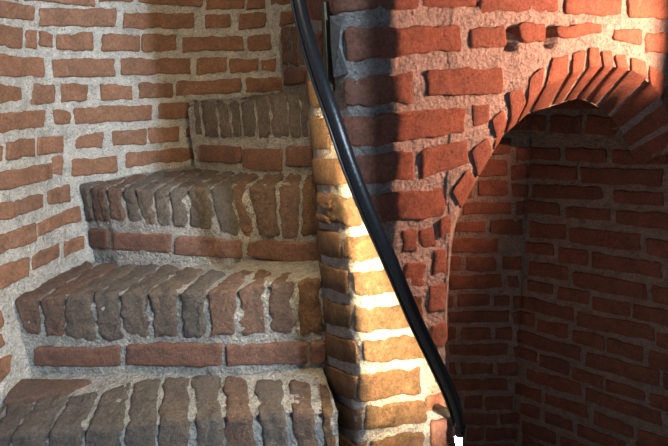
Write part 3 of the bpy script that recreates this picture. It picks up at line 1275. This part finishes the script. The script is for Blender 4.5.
BR_GREY = brick_material('worn_grey_brick', [(0.26, 0.21, 0.175), (0.31, 0.25, 0.205), (0.22, 0.19, 0.165), (0.30, 0.22, 0.17)], (0.18, 0.15, 0.13), (0.42, 0.38, 0.34), 0.4, 1.0)
BR_WARM = brick_material('worn_red_brick', [(0.28, 0.17, 0.125), (0.33, 0.19, 0.135), (0.25, 0.165, 0.125)], (0.22, 0.155, 0.12), (0.46, 0.42, 0.38), 0.45, 1.0)
BR_STEP = brick_material('riser_brick', [(0.26, 0.13, 0.09), (0.31, 0.16, 0.115), (0.24, 0.125, 0.09)], (0.19, 0.11, 0.085), (0.45, 0.38, 0.33), 0.4, 0.8)
MO_LEFT = mortar_material('lime_mortar', (0.66, 0.64, 0.60), (0.55, 0.53, 0.49), (0.36, 0.34, 0.31))
MO_FRONT = mortar_material('pointing_mortar', (0.68, 0.64, 0.60), (0.58, 0.54, 0.50), (0.38, 0.34, 0.31), 0.9)
MO_BACK = mortar_material('brown_mortar', (0.52, 0.43, 0.35), (0.43, 0.34, 0.27), (0.27, 0.21, 0.16))  # browner and darker than the other mortars
MO_STEP = mortar_material('step_mortar', (0.61, 0.59, 0.55), (0.49, 0.47, 0.43), (0.29, 0.27, 0.25), 0.9)
CEMENT = mortar_material('grey_cement', (0.30, 0.30, 0.30), (0.25, 0.25, 0.25), (0.19, 0.19, 0.19), 0.25)
BLACK = plain('black_paint', (0.012, 0.013, 0.016), 0.34, 0.0, 0.2, 160)
DARKM = plain('dark_metal', (0.03, 0.03, 0.03), 0.4, 0.6)
BRASS = plain('tarnished_strip', (0.075, 0.058, 0.03), 0.5, 0.4, 0.2, 60)
LED = glow('led_strip_light', (1.0, 0.75, 0.41), 540)
LEDTIP = glow('led_end_light', (1.0, 0.88, 0.70), 110)

# ------------------------------------------------------------------ helpers
def link(name, verts, faces, mat, parent=None, smooth=True, centre=True):
    c = Vector((0, 0, 0))
    if centre:
        for v in verts: c += v
        c /= len(verts)
    me = bpy.data.meshes.new(name); me.from_pydata([tuple(v - c) for v in verts], [], faces); me.update()
    if smooth:
        me.polygons.foreach_set('use_smooth', [True] * len(me.polygons))
    me.materials.append(mat)
    o = bpy.data.objects.new(name, me); COL.objects.link(o); o.location = c
    if parent is not None:
        o.parent = parent
        o.location = c - parent_origin(parent)
    return o
def parent_origin(p):
    v = Vector(p.location); q = p.parent
    while q is not None: v += q.location; q = q.parent
    return v
def tag(o, label=None, cat=None, group=None, kind=None):
    for k, v in (('label', label), ('category', cat), ('group', group), ('kind', kind)):
        if v: o[k] = v
    return o
def empty(name, loc):
    o = bpy.data.objects.new(name, None); COL.objects.link(o); o.location = loc; o.empty_display_size = 0.05; return o

def vnoise(p):
    return Vector((noise.noise(p + Vector((9.3, 1.5, 7.9))), noise.noise(p), noise.noise(p + Vector((2.1, 6.7, 14.3)))))
def rounded_block(name, mapfn, size, rad, mat, parent, amp=0.0028, seed=0, nx=4, ny=2, fine=0.0):
    """a worn brick: rounded box with chipped, wavy faces, bent onto the surface by mapfn(u, v, w)
    u along 0..1, v up 0..1, w depth 0 (front)..1; fine: depth of the coarse weathering in metres"""
    L, H, D = size
    cell = 0.0085 if fine else 0.026
    nx = max(3, min(30, int(L / cell))); ny = max(2, min(20, int(H / cell))); nz = max(1, min(22, int(D / 0.011))) if fine and D > 0.12 else 1
    def axis(l, r, n):
        r = min(r, l * 0.42)
        c = [0, r * 0.3, r] + [r + (l - 2 * r) * i / n for i in range(1, n)] + [l - r, l - r * 0.3, l]
        return c
    xs, ys, zs = axis(L, rad, nx), axis(H, rad, ny), axis(D, rad, nz)
    hx, hy, hz = L / 2, H / 2, D / 2
    rx, ry, rz = min(rad, L * .42), min(rad, H * .42), min(rad, D * .42); r = min(rx, ry, rz)
    idx, verts, faces = {}, [], []
    so = Vector((seed * 7.31 % 97, seed * 3.17 % 89, seed * 5.77 % 83))
    def vert(i, j, k):
        key = (i, j, k)
        if key in idx: return idx[key]
        p = Vector((xs[i] - hx, ys[j] - hy, zs[k] - hz))
        q = Vector((max(-hx + r, min(hx - r, p.x)), max(-hy + r, min(hy - r, p.y)), max(-hz + r, min(hz - r, p.z))))
        d = p - q
        if d.length > 1e-7: p = q + d.normalized() * r
        m = Vector((p.x + hx, p.y + hy, p.z + hz))
        nv = vnoise(m * 18 + so) * amp * 1.3 + vnoise(m * 55 + so) * amp * 0.9
        nv.z *= 0.5
        if fine: nv += vnoise(m * 48 + so) * fine * 0.8 + vnoise(m * 115 + so) * fine * 0.6
        m += nv
        P = mapfn(m.x / L, m.y / H, m.z / D)
        idx[key] = len(verts); verts.append(P); return idx[key]
    I, J, K = len(xs) - 1, len(ys) - 1, len(zs) - 1
    for i in range(I):
        for j in range(J):
            faces.append((vert(i, j, 0), vert(i + 1, j, 0), vert(i + 1, j + 1, 0), vert(i, j + 1, 0)))
            faces.append((vert(i, j, K), vert(i, j + 1, K), vert(i + 1, j + 1, K), vert(i + 1, j, K)))
    for i in range(I):
        for k in range(K):
            faces.append((vert(i, 0, k), vert(i, 0, k + 1), vert(i + 1, 0, k + 1), vert(i + 1, 0, k)))
            faces.append((vert(i, J, k), vert(i + 1, J, k), vert(i + 1, J, k + 1), vert(i, J, k + 1)))
    for j in range(J):
        for k in range(K):
            faces.append((vert(0, j, k), vert(0, j + 1, k), vert(0, j + 1, k + 1), vert(0, j, k + 1)))
            faces.append((vert(I, j, k), vert(I, j, k + 1), vert(I, j + 1, k + 1), vert(I, j + 1, k)))
    return link(name, verts, faces, mat, parent)

class Plan:
    """plan line of a wall; P(s, z, d): d metres proud of the face (towards the viewer)"""
    def __init__(self, pts, side):
        self.p = [Vector((a / 1000.0, b / 1000.0)) for a, b in pts]; self.side = side
        self.c = [0.0]
        for a, b in zip(self.p, self.p[1:]): self.c.append(self.c[-1] + (b - a).length)
        self.L = self.c[-1]
    def seg(self, s):
        lo, hi = 0, len(self.c) - 2
        while lo < hi:
            mid = (lo + hi + 1) // 2
            if self.c[mid] <= s: lo = mid
            else: hi = mid - 1
        return lo
    def xy(self, s):
        i = self.seg(s); t = (s - self.c[i]) / (self.c[i + 1] - self.c[i]); return self.p[i].lerp(self.p[i + 1], t)
    def nrm(self, s):
        t = self.xy(min(self.L, s + 0.015)) - self.xy(max(0, s - 0.015)); t.normalize()
        return Vector((t.y, -t.x)) * self.side
    def P(self, s, z, d=0.0):
        a = self.xy(s); n = self.nrm(s); return Vector((a.x + n.x * d, a.y + n.y * d, z))

def wall_bricks(plan, rows, matfn, parent, depth=0.085, proud=(0.0006, 0.004), rad=0.0065, amp=0.0042, seed0=0, finefn=None):
    rng = random.Random(seed0 + 11)
    for k, q in enumerate(rows):
        s = [v / 1000.0 for v in q]
        TL, BL, TR, BR = (s[0], s[1]), (s[2], s[3]), (s[4], s[5]), (s[6], s[7])
        L = ((TR[0] - TL[0]) + (BR[0] - BL[0])) / 2; H = ((TL[1] - BL[1]) + (TR[1] - BR[1])) / 2
        if L < 0.012 or H < 0.012: continue
        pr = rng.uniform(*proud); t1, t2 = rng.uniform(-.0015, .0015), rng.uniform(-.0015, .0015)
        def f(u, v, w, TL=TL, BL=BL, TR=TR, BR=BR, pr=pr, t1=t1, t2=t2):
            a = BL[0] + (TL[0] - BL[0]) * v; b = BR[0] + (TR[0] - BR[0]) * v
            za = BL[1] + (TL[1] - BL[1]) * v; zb = BR[1] + (TR[1] - BR[1]) * v
            return plan.P(a + (b - a) * u, za + (zb - za) * u, pr + t1 * (u * 2 - 1) + t2 * (v * 2 - 1) - w * depth)
        rounded_block('brick', f, (L, H, depth), min(rad, H * 0.3, L * 0.3), matfn(plan, (TL[0] + BR[0]) / 2, (TL[1] + BR[1]) / 2), parent, amp, seed0 + k, fine=finefn(TL[0], TL[1]) if finefn else 0.0)

def mortar_depth(P, base=-0.0048, amp=0.0052):
    return min(-0.0006, base + noise.noise(P * 34) * amp + noise.noise(P * 95 + Vector((5, 3, 1))) * amp * 0.55 + noise.noise(P * 9) * amp * 0.15)
def grid_mesh(name, pts, nu, nv, mat, parent=None, centre=False):
    faces = [(i * (nv + 1) + j, (i + 1) * (nv + 1) + j, (i + 1) * (nv + 1) + j + 1, i * (nv + 1) + j + 1) for i in range(nu) for j in range(nv)]
    return link(name, pts, faces, mat, parent, True, centre)
def wall_mortar(name, plan, s0, s1, zlo, zhi, res, mat, parent=None, holes=(), zlow_fn=None):
    nu = max(2, int((s1 - s0) / res)); nv = max(2, int((zhi - zlo) / res)); pts = []
    for i in range(nu + 1):
        s = s0 + (s1 - s0) * i / nu
        lo = zlow_fn(s) if zlow_fn else zlo
        for j in range(nv + 1):
            z = lo + (zhi - lo) * j / nv
            d = mortar_depth(plan.P(s, z))
            for (a, b, c, e) in holes:
                if a < s < b and c < z < e: d -= 0.05
            pts.append(plan.P(s, z, d))
    return grid_mesh(name, pts, nu, nv, mat, parent)
def sweep(name, pts, radius, mat, parent=None, seg=14, caps=True, rfn=None):
    verts, faces = [], []; n = len(pts); up = Vector((0, 1, 0))
    for i, p in enumerate(pts):
        t = (pts[min(n - 1, i + 1)] - pts[max(0, i - 1)]).normalized()
        a = t.cross(up).normalized(); b = t.cross(a).normalized()
        for k in range(seg):
            th = 2 * math.pi * k / seg; rr = radius * (rfn(i / (n - 1)) if rfn else 1)
            verts.append(p + (a * math.cos(th) + b * math.sin(th)) * rr)
    for i in range(n - 1):
        for k in range(seg):
            faces.append((i * seg + k, i * seg + (k + 1) % seg, (i + 1) * seg + (k + 1) % seg, (i + 1) * seg + k))
    if caps: faces += [tuple(range(seg))[::-1], tuple((n - 1) * seg + k for k in range(seg))]
    return link(name, verts, faces, mat, parent)
def catmull(P, n=8):
    Q = [P[0] * 2 - P[1]] + list(P) + [P[-1] * 2 - P[-2]]; out = []
    for i in range(1, len(Q) - 2):
        a, b, c, d = Q[i - 1:i + 3]
        for k in range(n):
            t = k / n; out.append(0.5 * (2 * b + (c - a) * t + (2 * a - 5 * b + 4 * c - d) * t * t + (3 * b - a - 3 * c + d) * t ** 3))
    out.append(P[-1]); return out
def box(name, lo, hi, mat, parent=None):
    v = [Vector((x, y, z)) for x in (lo[0], hi[0]) for y in (lo[1], hi[1]) for z in (lo[2], hi[2])]
    return link(name, v, [(0, 1, 3, 2), (4, 6, 7, 5), (0, 4, 5, 1), (2, 3, 7, 6), (0, 2, 6, 4), (1, 5, 7, 3)], mat, parent, False)

TOP = EYE + 0.72
# ------------------------------------------------------------------ left (outer) wall of the stair
PL = Plan(PLAN_LEFT, 1)
wl = tag(wall_mortar('wall_left', PL, 0, PL.L, 0.0, TOP, 0.009, MO_LEFT), 'curved brick stair wall with thick white mortar joints', kind='structure')
wall_bricks(PL, BRICKS_LEFT, lambda p, s, z: BR_WALL, wl, seed0=100, finefn=lambda s, z: 0.0014 if s > 0.6 else 0.0)

# ------------------------------------------------------------------ newel and arched wall
PN = Plan(PLAN_FRONT, 1)
sj = S_JAMB / 1000.0
near = [(s / 1000.0, z / 1000.0) for s, z in ARCH_NEAR]
def arch_z(s):
    if s <= near[0][0]: return near[0][1]
    for (a, za), (b, zb) in zip(near, near[1:]):
        if a <= s <= b and b > a: return za + (zb - za) * (s - a) / (b - a)
    return near[-1][1]
holes = [tuple(v / 1000.0 for v in h) for h in HOLES]
wf = tag(wall_mortar('wall_front', PN, 0, sj, 0.0, TOP, 0.009, MO_FRONT), 'reddish brick newel and wall pierced by a round arch', kind='structure')
wall_mortar('arch_spandrel', PN, sj - 0.011, PN.L - 0.10, near[6][1], TOP, 0.008, MO_FRONT, wf, holes, arch_z)
# soffit mortar and the far side of the wall
farp = [m3(p) for p in ARCH_FAR]; nearp = [PN.P(s, z, -0.006) for s, z in near]
na, fa = catmull(nearp, 5), catmull(farp, 5)
def radial(i):
    a = nearp[min(len(nearp) - 1, max(0, i))]; return a
pts = []
CEN = PN.P(sj + 0.22, EYE - 0.30)
for a, b in zip(na, fa):
    for k in range(9):
        q = a.lerp(b, k / 8 * 1.02); o = (q - CEN); o.y = 0; o.normalize()
        pts.append(q + o * (0.003 - mortar_depth(q, -0.001, 0.003)))
grid_mesh('soffit_mortar', pts, len(na) - 1, 8, MO_FRONT, wf)
pts = []
for b in fa:
    for k in range(5): pts.append(Vector((b.x, b.y, b.z + (TOP - b.z) * k / 4)))
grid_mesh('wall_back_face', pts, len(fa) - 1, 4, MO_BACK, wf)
# jamb of the opening, running back into the passage
a = PN.P(sj, 0); n2 = PN.nrm(sj); pts = []
for i in range(13):
    for j in range(60):
        z = (near[0][1] + 0.25) * j / 59; q = Vector((a.x - n2.x * (0.012 + 0.3 * i / 12), a.y - n2.y * (0.012 + 0.3 * i / 12), z)); pts.append(q)
grid_mesh('jamb', pts, 12, 59, MO_FRONT, wf)
jq = PN.P(sj, 0); jm = None
for k in range(20):
    zc = EYE - 0.36 - k * 0.083
    if zc < 0.05: break
    if jm is None:
        jm = rounded_block('brick', lambda u, v, w_: Vector((-n2.x, -n2.y, 0)) * (0.02 + u * 0.22) + Vector((-n2.y, n2.x, 0)) * (0.004 - w_ * 0.05) + Vector((0, 0, v * 0.062)), (0.22, 0.062, 0.05), 0.008, BR_FRONT, None, 0.0028, 640); jl = Vector(jm.location); o = jm
    else:
        o = bpy.data.objects.new('brick', jm.data); COL.objects.link(o)
    o.parent = wf; o.location = jl + Vector((jq.x, jq.y, zc))
def front_mat(p, s, z):
    return BR_LIT_TONE if (s < 1.33 and z < EYE - 0.0 and s - (EYE - z) * 0.5 < 1.10) else BR_FRONT  # browner copy of the same brick; strip light's reach put into the colour
wall_bricks(PN, BRICKS_FRONT, front_mat, wf, seed0=400, proud=(0.0, 0.003), amp=0.0044, finefn=lambda s, z: 0.0038 if 0.95 < s and front_mat(PN, s, z) is BR_LIT_TONE else (0.0012 if s > 0.95 else 0.0))
for k, v in enumerate(VOUSSOIRS):
    ia, ib, ob, oa, fia, fib, fob, foa = [m3(q) for q in v]
    def f(u, vv, w_, c=(ia, ib, ob, oa, fia, fib, fob, foa)):
        p0 = c[0].lerp(c[1], u).lerp(c[3].lerp(c[2], u), vv); p1 = c[4].lerp(c[5], u).lerp(c[7].lerp(c[6], u), vv)
        return p0.lerp(p1, w_ * 1.01 - 0.01)
    L = (ib - ia).length; H = (oa - ia).length; D = (fia - ia).length
    rounded_block('voussoir', f, (L, H, max(D, .03)), min(0.006, L * .25), BR_FRONT, wf, 0.003, 900 + k, nx=3, ny=3)
pp = [PN.P(s / 1000.0, z / 1000.0, 0.0045) for s, z in PATCH]; pb = [PN.P(s / 1000.0, z / 1000.0, -0.02) for s, z in PATCH]
n_ = len(pp)
link('cement_patch', pp + pb, [tuple(range(n_))[::-1]] + [(i, n_ + i, n_ + (i + 1) % n_, (i + 1) % n_) for i in range(n_)], CEMENT, wf, False)

# ------------------------------------------------------------------ walls of the dark passage behind the arch
PB = Plan(PLAN_BACK, 1)
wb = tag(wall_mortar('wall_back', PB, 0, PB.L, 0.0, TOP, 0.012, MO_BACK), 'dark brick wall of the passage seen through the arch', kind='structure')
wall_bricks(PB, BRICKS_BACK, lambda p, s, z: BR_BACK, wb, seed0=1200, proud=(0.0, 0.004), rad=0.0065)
ceil_poly = [PN.P(s, TOP - 0.002, -0.01) for s in [0.0, 0.4, 0.8, 1.1, 1.2, 1.3, 1.5, 1.7, 1.9, 2.1, 2.3, 2.5]] + [PB.P(s, TOP - 0.002, -0.02) for s in [1.6, 1.3, 0.9, 0.5, 0.05]]
nn = len(ceil_poly); cp = ceil_poly + [q + Vector((0, 0, 0.12)) for q in ceil_poly]
tag(link('ceiling', cp, [tuple(range(nn)), tuple(range(nn, 2 * nn))[::-1]] + [(i, nn + i, nn + (i + 1) % nn, (i + 1) % nn) for i in range(nn)], MO_BACK, None, False), 'ceiling over the dark passage', kind='structure')
tag(box('floor', (-1.4, -1.6, -0.1), (2.4, 2.6, 0.0), MO_BACK), 'brown floor at the foot of the stair', kind='structure')

# unseen wall added on the viewer's right; its near edge cuts the daylight off
wr_a, wr_b = Vector((0.80, -0.12, 0)), Vector((1.40, 0.85, 0)); wd = (wr_b - wr_a).normalized(); wn = Vector((-wd.y, wd.x, 0))
def WR(t, dd, z): q = wr_a + wd * t + wn * dd; return Vector((q.x, q.y, z))
Lr = (wr_b - wr_a).length
v = [WR(t, dd, z) for t in (0, Lr) for dd in (-0.24, 0) for z in (0, TOP + 0.6)]
wr = tag(link('blocker_wall', v, [(0, 1, 3, 2), (4, 6, 7, 5), (0, 4, 5, 1), (2, 3, 7, 6), (0, 2, 6, 4), (1, 5, 7, 3)], MO_FRONT, None, False, False), 'unseen brick wall added beside the viewer to block daylight', kind='structure')
proto = {}
endm = rounded_block('brick', lambda u, vv, w_: -wn * (u * 0.215) + wd * (w_ * 0.05 - 0.004) + Vector((0, 0, vv * 0.064)), (0.215, 0.064, 0.05), 0.008, BR_FRONT, None, 0.0028, 78)
endl = Vector(endm.location); endm.parent = wr; endm.location = endl + WR(0, -0.012, 0.35)
for c in range(26):
    if c:
        o = bpy.data.objects.new('brick', endm.data); COL.objects.link(o); o.parent = wr; o.location = endl + WR(0, -0.012, 0.35 + c * 0.083)
    t = 0.012 + (0.11 if c % 2 else 0.0)
    for i in range(5):
        l = 0.225 if t + 0.225 < Lr else Lr - t
        if l < 0.05: break
        key = round(l, 2)
        z0 = 0.35 + c * 0.083
        if key not in proto:
            o = rounded_block('brick', lambda u, vv, w_, l=l: wd * (u * l) + wn * (0.006 - w_ * 0.06) + Vector((0, 0, vv * 0.064)), (l, 0.064, 0.06), 0.009, BR_FRONT, None, 0.0028, 77)
            proto[key] = (o.data, Vector(o.location)); o.parent = wr; first = o
        else:
            o = bpy.data.objects.new('brick', proto[key][0]); COL.objects.link(o); o.parent = wr
        o.location = proto[key][1] + WR(t, 0, z0)
        t += l + 0.018

# ------------------------------------------------------------------ the steps
def nose_brick(q, mat, parent, seed, amp=0.0060, rad=0.012, height=None):
    tl, tr, bl, br, kl, kr = [m3(p) for p in q]
    hgt = ((tl - bl).length + (tr - br).length) / 2
    kbl, kbr = kl - Vector((0, 0, hgt)), kr - Vector((0, 0, hgt))
    L = (tr - tl).length; D = ((kl - tl).length + (kr - tr).length) / 2
    def f(u, v, w_):
        fr = bl.lerp(br, u).lerp(tl.lerp(tr, u), v); bk = kbl.lerp(kbr, u).lerp(kl.lerp(kr, u), v)
        return fr.lerp(bk, w_)
    return rounded_block('nose_brick', f, (L, hgt, max(D, 0.03)), min(rad, L * 0.27), mat, parent, amp, seed, fine=0.0042)
def flat_brick(q, mat, parent, seed, n):
    tl, tr, bl, br = [m3(p) for p in q]
    d = (tr - tl); d.z = 0; d.normalize(); inn = Vector((-d.y, d.x, 0))
    L = (tr - tl).length; H = ((tl - bl).length + (tr - br).length) / 2
    pr = 0.004
    return rounded_block('riser_brick', lambda u, v, w_: bl.lerp(br, u).lerp(tl.lerp(tr, u), v) + inn * (w_ * 0.1 - pr), (L, H, 0.1), 0.008, mat, parent, 0.003, seed, fine=0.002)
def step(label, arris, back, nose, flat, mats, zdown, seed):
    A = [m3(p) for p in arris]; K = [m3(p) for p in back]
    cen = sum(A, Vector()) / len(A); root = empty('stair_step', (cen.x, cen.y, zdown)); tag(root, label, 'step', 'winding brick stair')
    def along(P, t):
        c = [0.0]
        for a, b in zip(P, P[1:]): c.append(c[-1] + (b - a).length)
        s = t * c[-1]
        for i in range(len(P) - 1):
            if s <= c[i + 1] or i == len(P) - 2: return P[i].lerp(P[i + 1], (s - c[i]) / max(1e-6, c[i + 1] - c[i]))
    Lh = sum((b - a).length for a, b in zip(A, A[1:])); nu = max(6, int(Lh / 0.009))
    fr, tp = [], []
    h = A[0].z - zdown; nv = max(4, int(h / 0.010)); nt_ = 22
    for i in range(nu + 1):
        a = along(A, i / nu); b = along(A, min(1, i / nu + 0.02)) - along(A, max(0, i / nu - 0.02)); b.z = 0; b.normalize(); inn = Vector((-b.y, b.x, 0))
        k = along(K, i / nu)
        for j in range(nv + 1):
            z = zdown + (a.z - 0.010 - zdown) * j / nv
            q = Vector((a.x, a.y, z)); e = 0.011 if j >= nv - 1 else 0.0
            fr.append(q + inn * (e - mortar_depth(q, -0.007, 0.006)))
        for j in range(nt_ + 1):
            q = (a + inn * 0.013).lerp(k, j / nt_)
            tp.append(q + Vector((0, 0, mortar_depth(q, -0.0062, 0.0045) - (0.006 if j == 0 else 0))))
    grid_mesh('riser_mortar', fr, nu, nv, MO_STEP, root); o = grid_mesh('tread_mortar', tp, nu, nt_, MO_STEP, root)
    for o in root.children: o.location = -root.location
    for i, q in enumerate(nose): nose_brick(q, mats[i % len(mats)], root, seed + i)
    for i, q in enumerate(flat): flat_brick(q, BR_STEP, root, seed + 50 + i, i)
    return root
g, r_ = BR_GREY, BR_WARM
sA = step('lowest brick step at the bottom, long worn bricks seen from above', ARRIS_A, BACK_A, NOSE_A, FLAT_A, [g, g, g, g, g, g, g, g, r_, g, r_, BR_LIT_TONE], 0.35, 2000)
sB = step('second brick step up, reddish bricks at both ends of its nosing', ARRIS_B, BACK_B, NOSE_B, FLAT_B, [r_, r_, g, g, g, g, g, r_, r_, r_, BR_LIT_TONE], 0.95, 2100)
sC = step('third brick step up with a jagged broken nosing beside the newel', ARRIS_C, BACK_C, NOSE_C, FLAT_C, [g, r_, r_, g, g, g, g, g, g, r_, r_, r_, BR_LIT_TONE], 1.22, 2200)
sD = step('fourth brick step up, dim brown nosing against the rear wall', ARRIS_D, BACK_D, NOSE_D, FLAT_D, [g] * 9, 1.52, 2300)
sE = step('topmost brick step showing only its end beside the handrail', ARRIS_E, BACK_E, NOSE_E, FLAT_E, [BR_LIT_TONE, g], 1.80, 2400)
la, lb, lc, ld = [m3(q) for q in LYING_A]
rounded_block('lying_brick', lambda u, v, w_: ld.lerp(lc, u).lerp(la.lerp(lb, u), v) + Vector((0, 0, 0.004 - w_ * 0.06)), ((lb - la).length, 0.07, 0.06), 0.009, r_, sA, 0.003, 2550, nx=6)

# ------------------------------------------------------------------ handrail with the light strip under it
rail_pts = catmull([m3(p) for p in RAIL], 8)
RR = 0.0134
hr = empty('handrail', rail_pts[0]); tag(hr, 'black steel handrail curving down the brick newel, lit from below', 'handrail')
sweep('rail_tube', rail_pts, RR, BLACK, hr, 18)
st, lip, lip2 = [], [], []
for i, p in enumerate(rail_pts):
    t = (rail_pts[min(len(rail_pts) - 1, i + 1)] - rail_pts[max(0, i - 1)]).normalized()
    e = t.cross(Vector((0.25, -0.97, 0))).normalized()
    if e.x > 0: e = -e
    wv = Vector((-0.22, 0.975, 0)); wv = (wv - t * wv.dot(t)).normalized(); e = (e - wv * e.dot(wv)).normalized()
    st.append(p + e * (RR * 0.99) + wv * 0.0022)
    lip2.append(p + e * 0.0085 + wv * 0.0128)
    lip.append(p + e * (RR + 0.0022) - wv * 0.0014)
tag(sweep('light_strip', st[:-10], 0.0032, LED, hr, 8), 'warm white light strip under the rail')
sweep('strip_shield', lip[:-9], 0.0028, BLACK, hr, 8)  # lip added to hide the glowing strip from the viewer
sweep('strip_shield', lip2[:-9], 0.0032, BLACK, hr, 8)  # lip added to keep strip light off the wall past the rail
b0, b1 = [m3(p) for p in BRACKET]
bd = (b1 - b0).normalized()
br_ = sweep('bracket', [b0, b0.lerp(b1, .5), b1 + bd * 0.03], 0.0115, DARKM, hr, 14)
tag(sweep('end_light', catmull([m3(p) for p in TIP], 5), 0.0085, LEDTIP, hr, 12, True, lambda t: 0.35 + 0.65 * math.sin(math.pi * min(1, t + 0.15))), 'bright white light at the rail end')
sweep('collar', [rail_pts[-9], rail_pts[-8], rail_pts[-7]], RR + 0.0015, BLACK, hr, 18)

# narrow strip fixed upright on the newel behind the handrail
sp = [(s / 1000.0, z / 1000.0) for s, z in STRIP]
pts = []
prof = [(-0.007, -0.01), (-0.007, 0.010), (-0.003, 0.013), (0.003, 0.013), (0.007, 0.010), (0.007, -0.01)]
zz = [sp[2][1] - 0.005, sp[1][1], sp[0][1] + 0.01, sp[0][1] + 0.015]
for z in zz:
    for a_, d_ in prof: pts.append(PN.P(sp[1][0] + a_ + 0.004, z, d_))
k_ = len(prof)
tag(link('trim_1', pts, [(i * k_ + j, i * k_ + (j + 1) % k_, (i + 1) * k_ + (j + 1) % k_, (i + 1) * k_ + j) for i in range(len(zz) - 1) for j in range(k_)] + [tuple(range(k_)), tuple(range((len(zz) - 1) * k_, len(zz) * k_))[::-1]], BRASS, None, False), 'narrow tarnished upright strip behind the handrail', kind='structure')

# ------------------------------------------------------------------ amber lamp above the arch, just out of the picture
LQ = Vector((1.0, 0.92, EYE + 0.06)); edge = PN.P(1.279, EYE)
lamp = tag(empty('amber_lamp', LQ + Vector((0.10, 0.0, 0.05))), 'amber spot lamp on the right beside the arch', 'lamp')
al = bpy.data.lights.new('amber_light', 'SPOT'); al.color = (1.0, 0.44, 0.275); al.energy = 68; al.shadow_soft_size = 0.0012
al.spot_size = math.radians(112); al.spot_blend = 0.5
ao = bpy.data.objects.new('amber_light', al); COL.objects.link(ao); ao.location = LQ; look(ao, (0.45, 1.15, EYE + 0.0))
dirn = Vector((edge.x - LQ.x, edge.y - LQ.y, 0)).normalized(); sidev = Vector((-dirn.y, dirn.x, 0))
if sidev.y > 0: sidev = -sidev
q = LQ + dirn * 0.13
v = [q + sidev * a_ + dirn * t_ + Vector((0, 0, z)) for a_ in (0.0, 0.10) for t_ in (0, 0.002) for z in (-0.16, 0.03)]
link('shadow_plate', v, [(0, 1, 3, 2), (4, 6, 7, 5), (0, 4, 5, 1), (2, 3, 7, 6), (0, 2, 6, 4), (1, 5, 7, 3)], DARKM, lamp, False)  # unseen plate added to cut the amber light to an upright edge
sweep('lamp_housing', [LQ - dirn * 0.10, LQ - dirn * 0.05, LQ - dirn * 0.008], 0.03, DARKM, lamp, 16)
sweep('lamp_arm', [LQ - dirn * 0.09, LQ - dirn * 0.2 + Vector((0.02, 0, 0.01)), Vector((1.40, 0.85, LQ.z + 0.02))], 0.008, DARKM, lamp, 10)
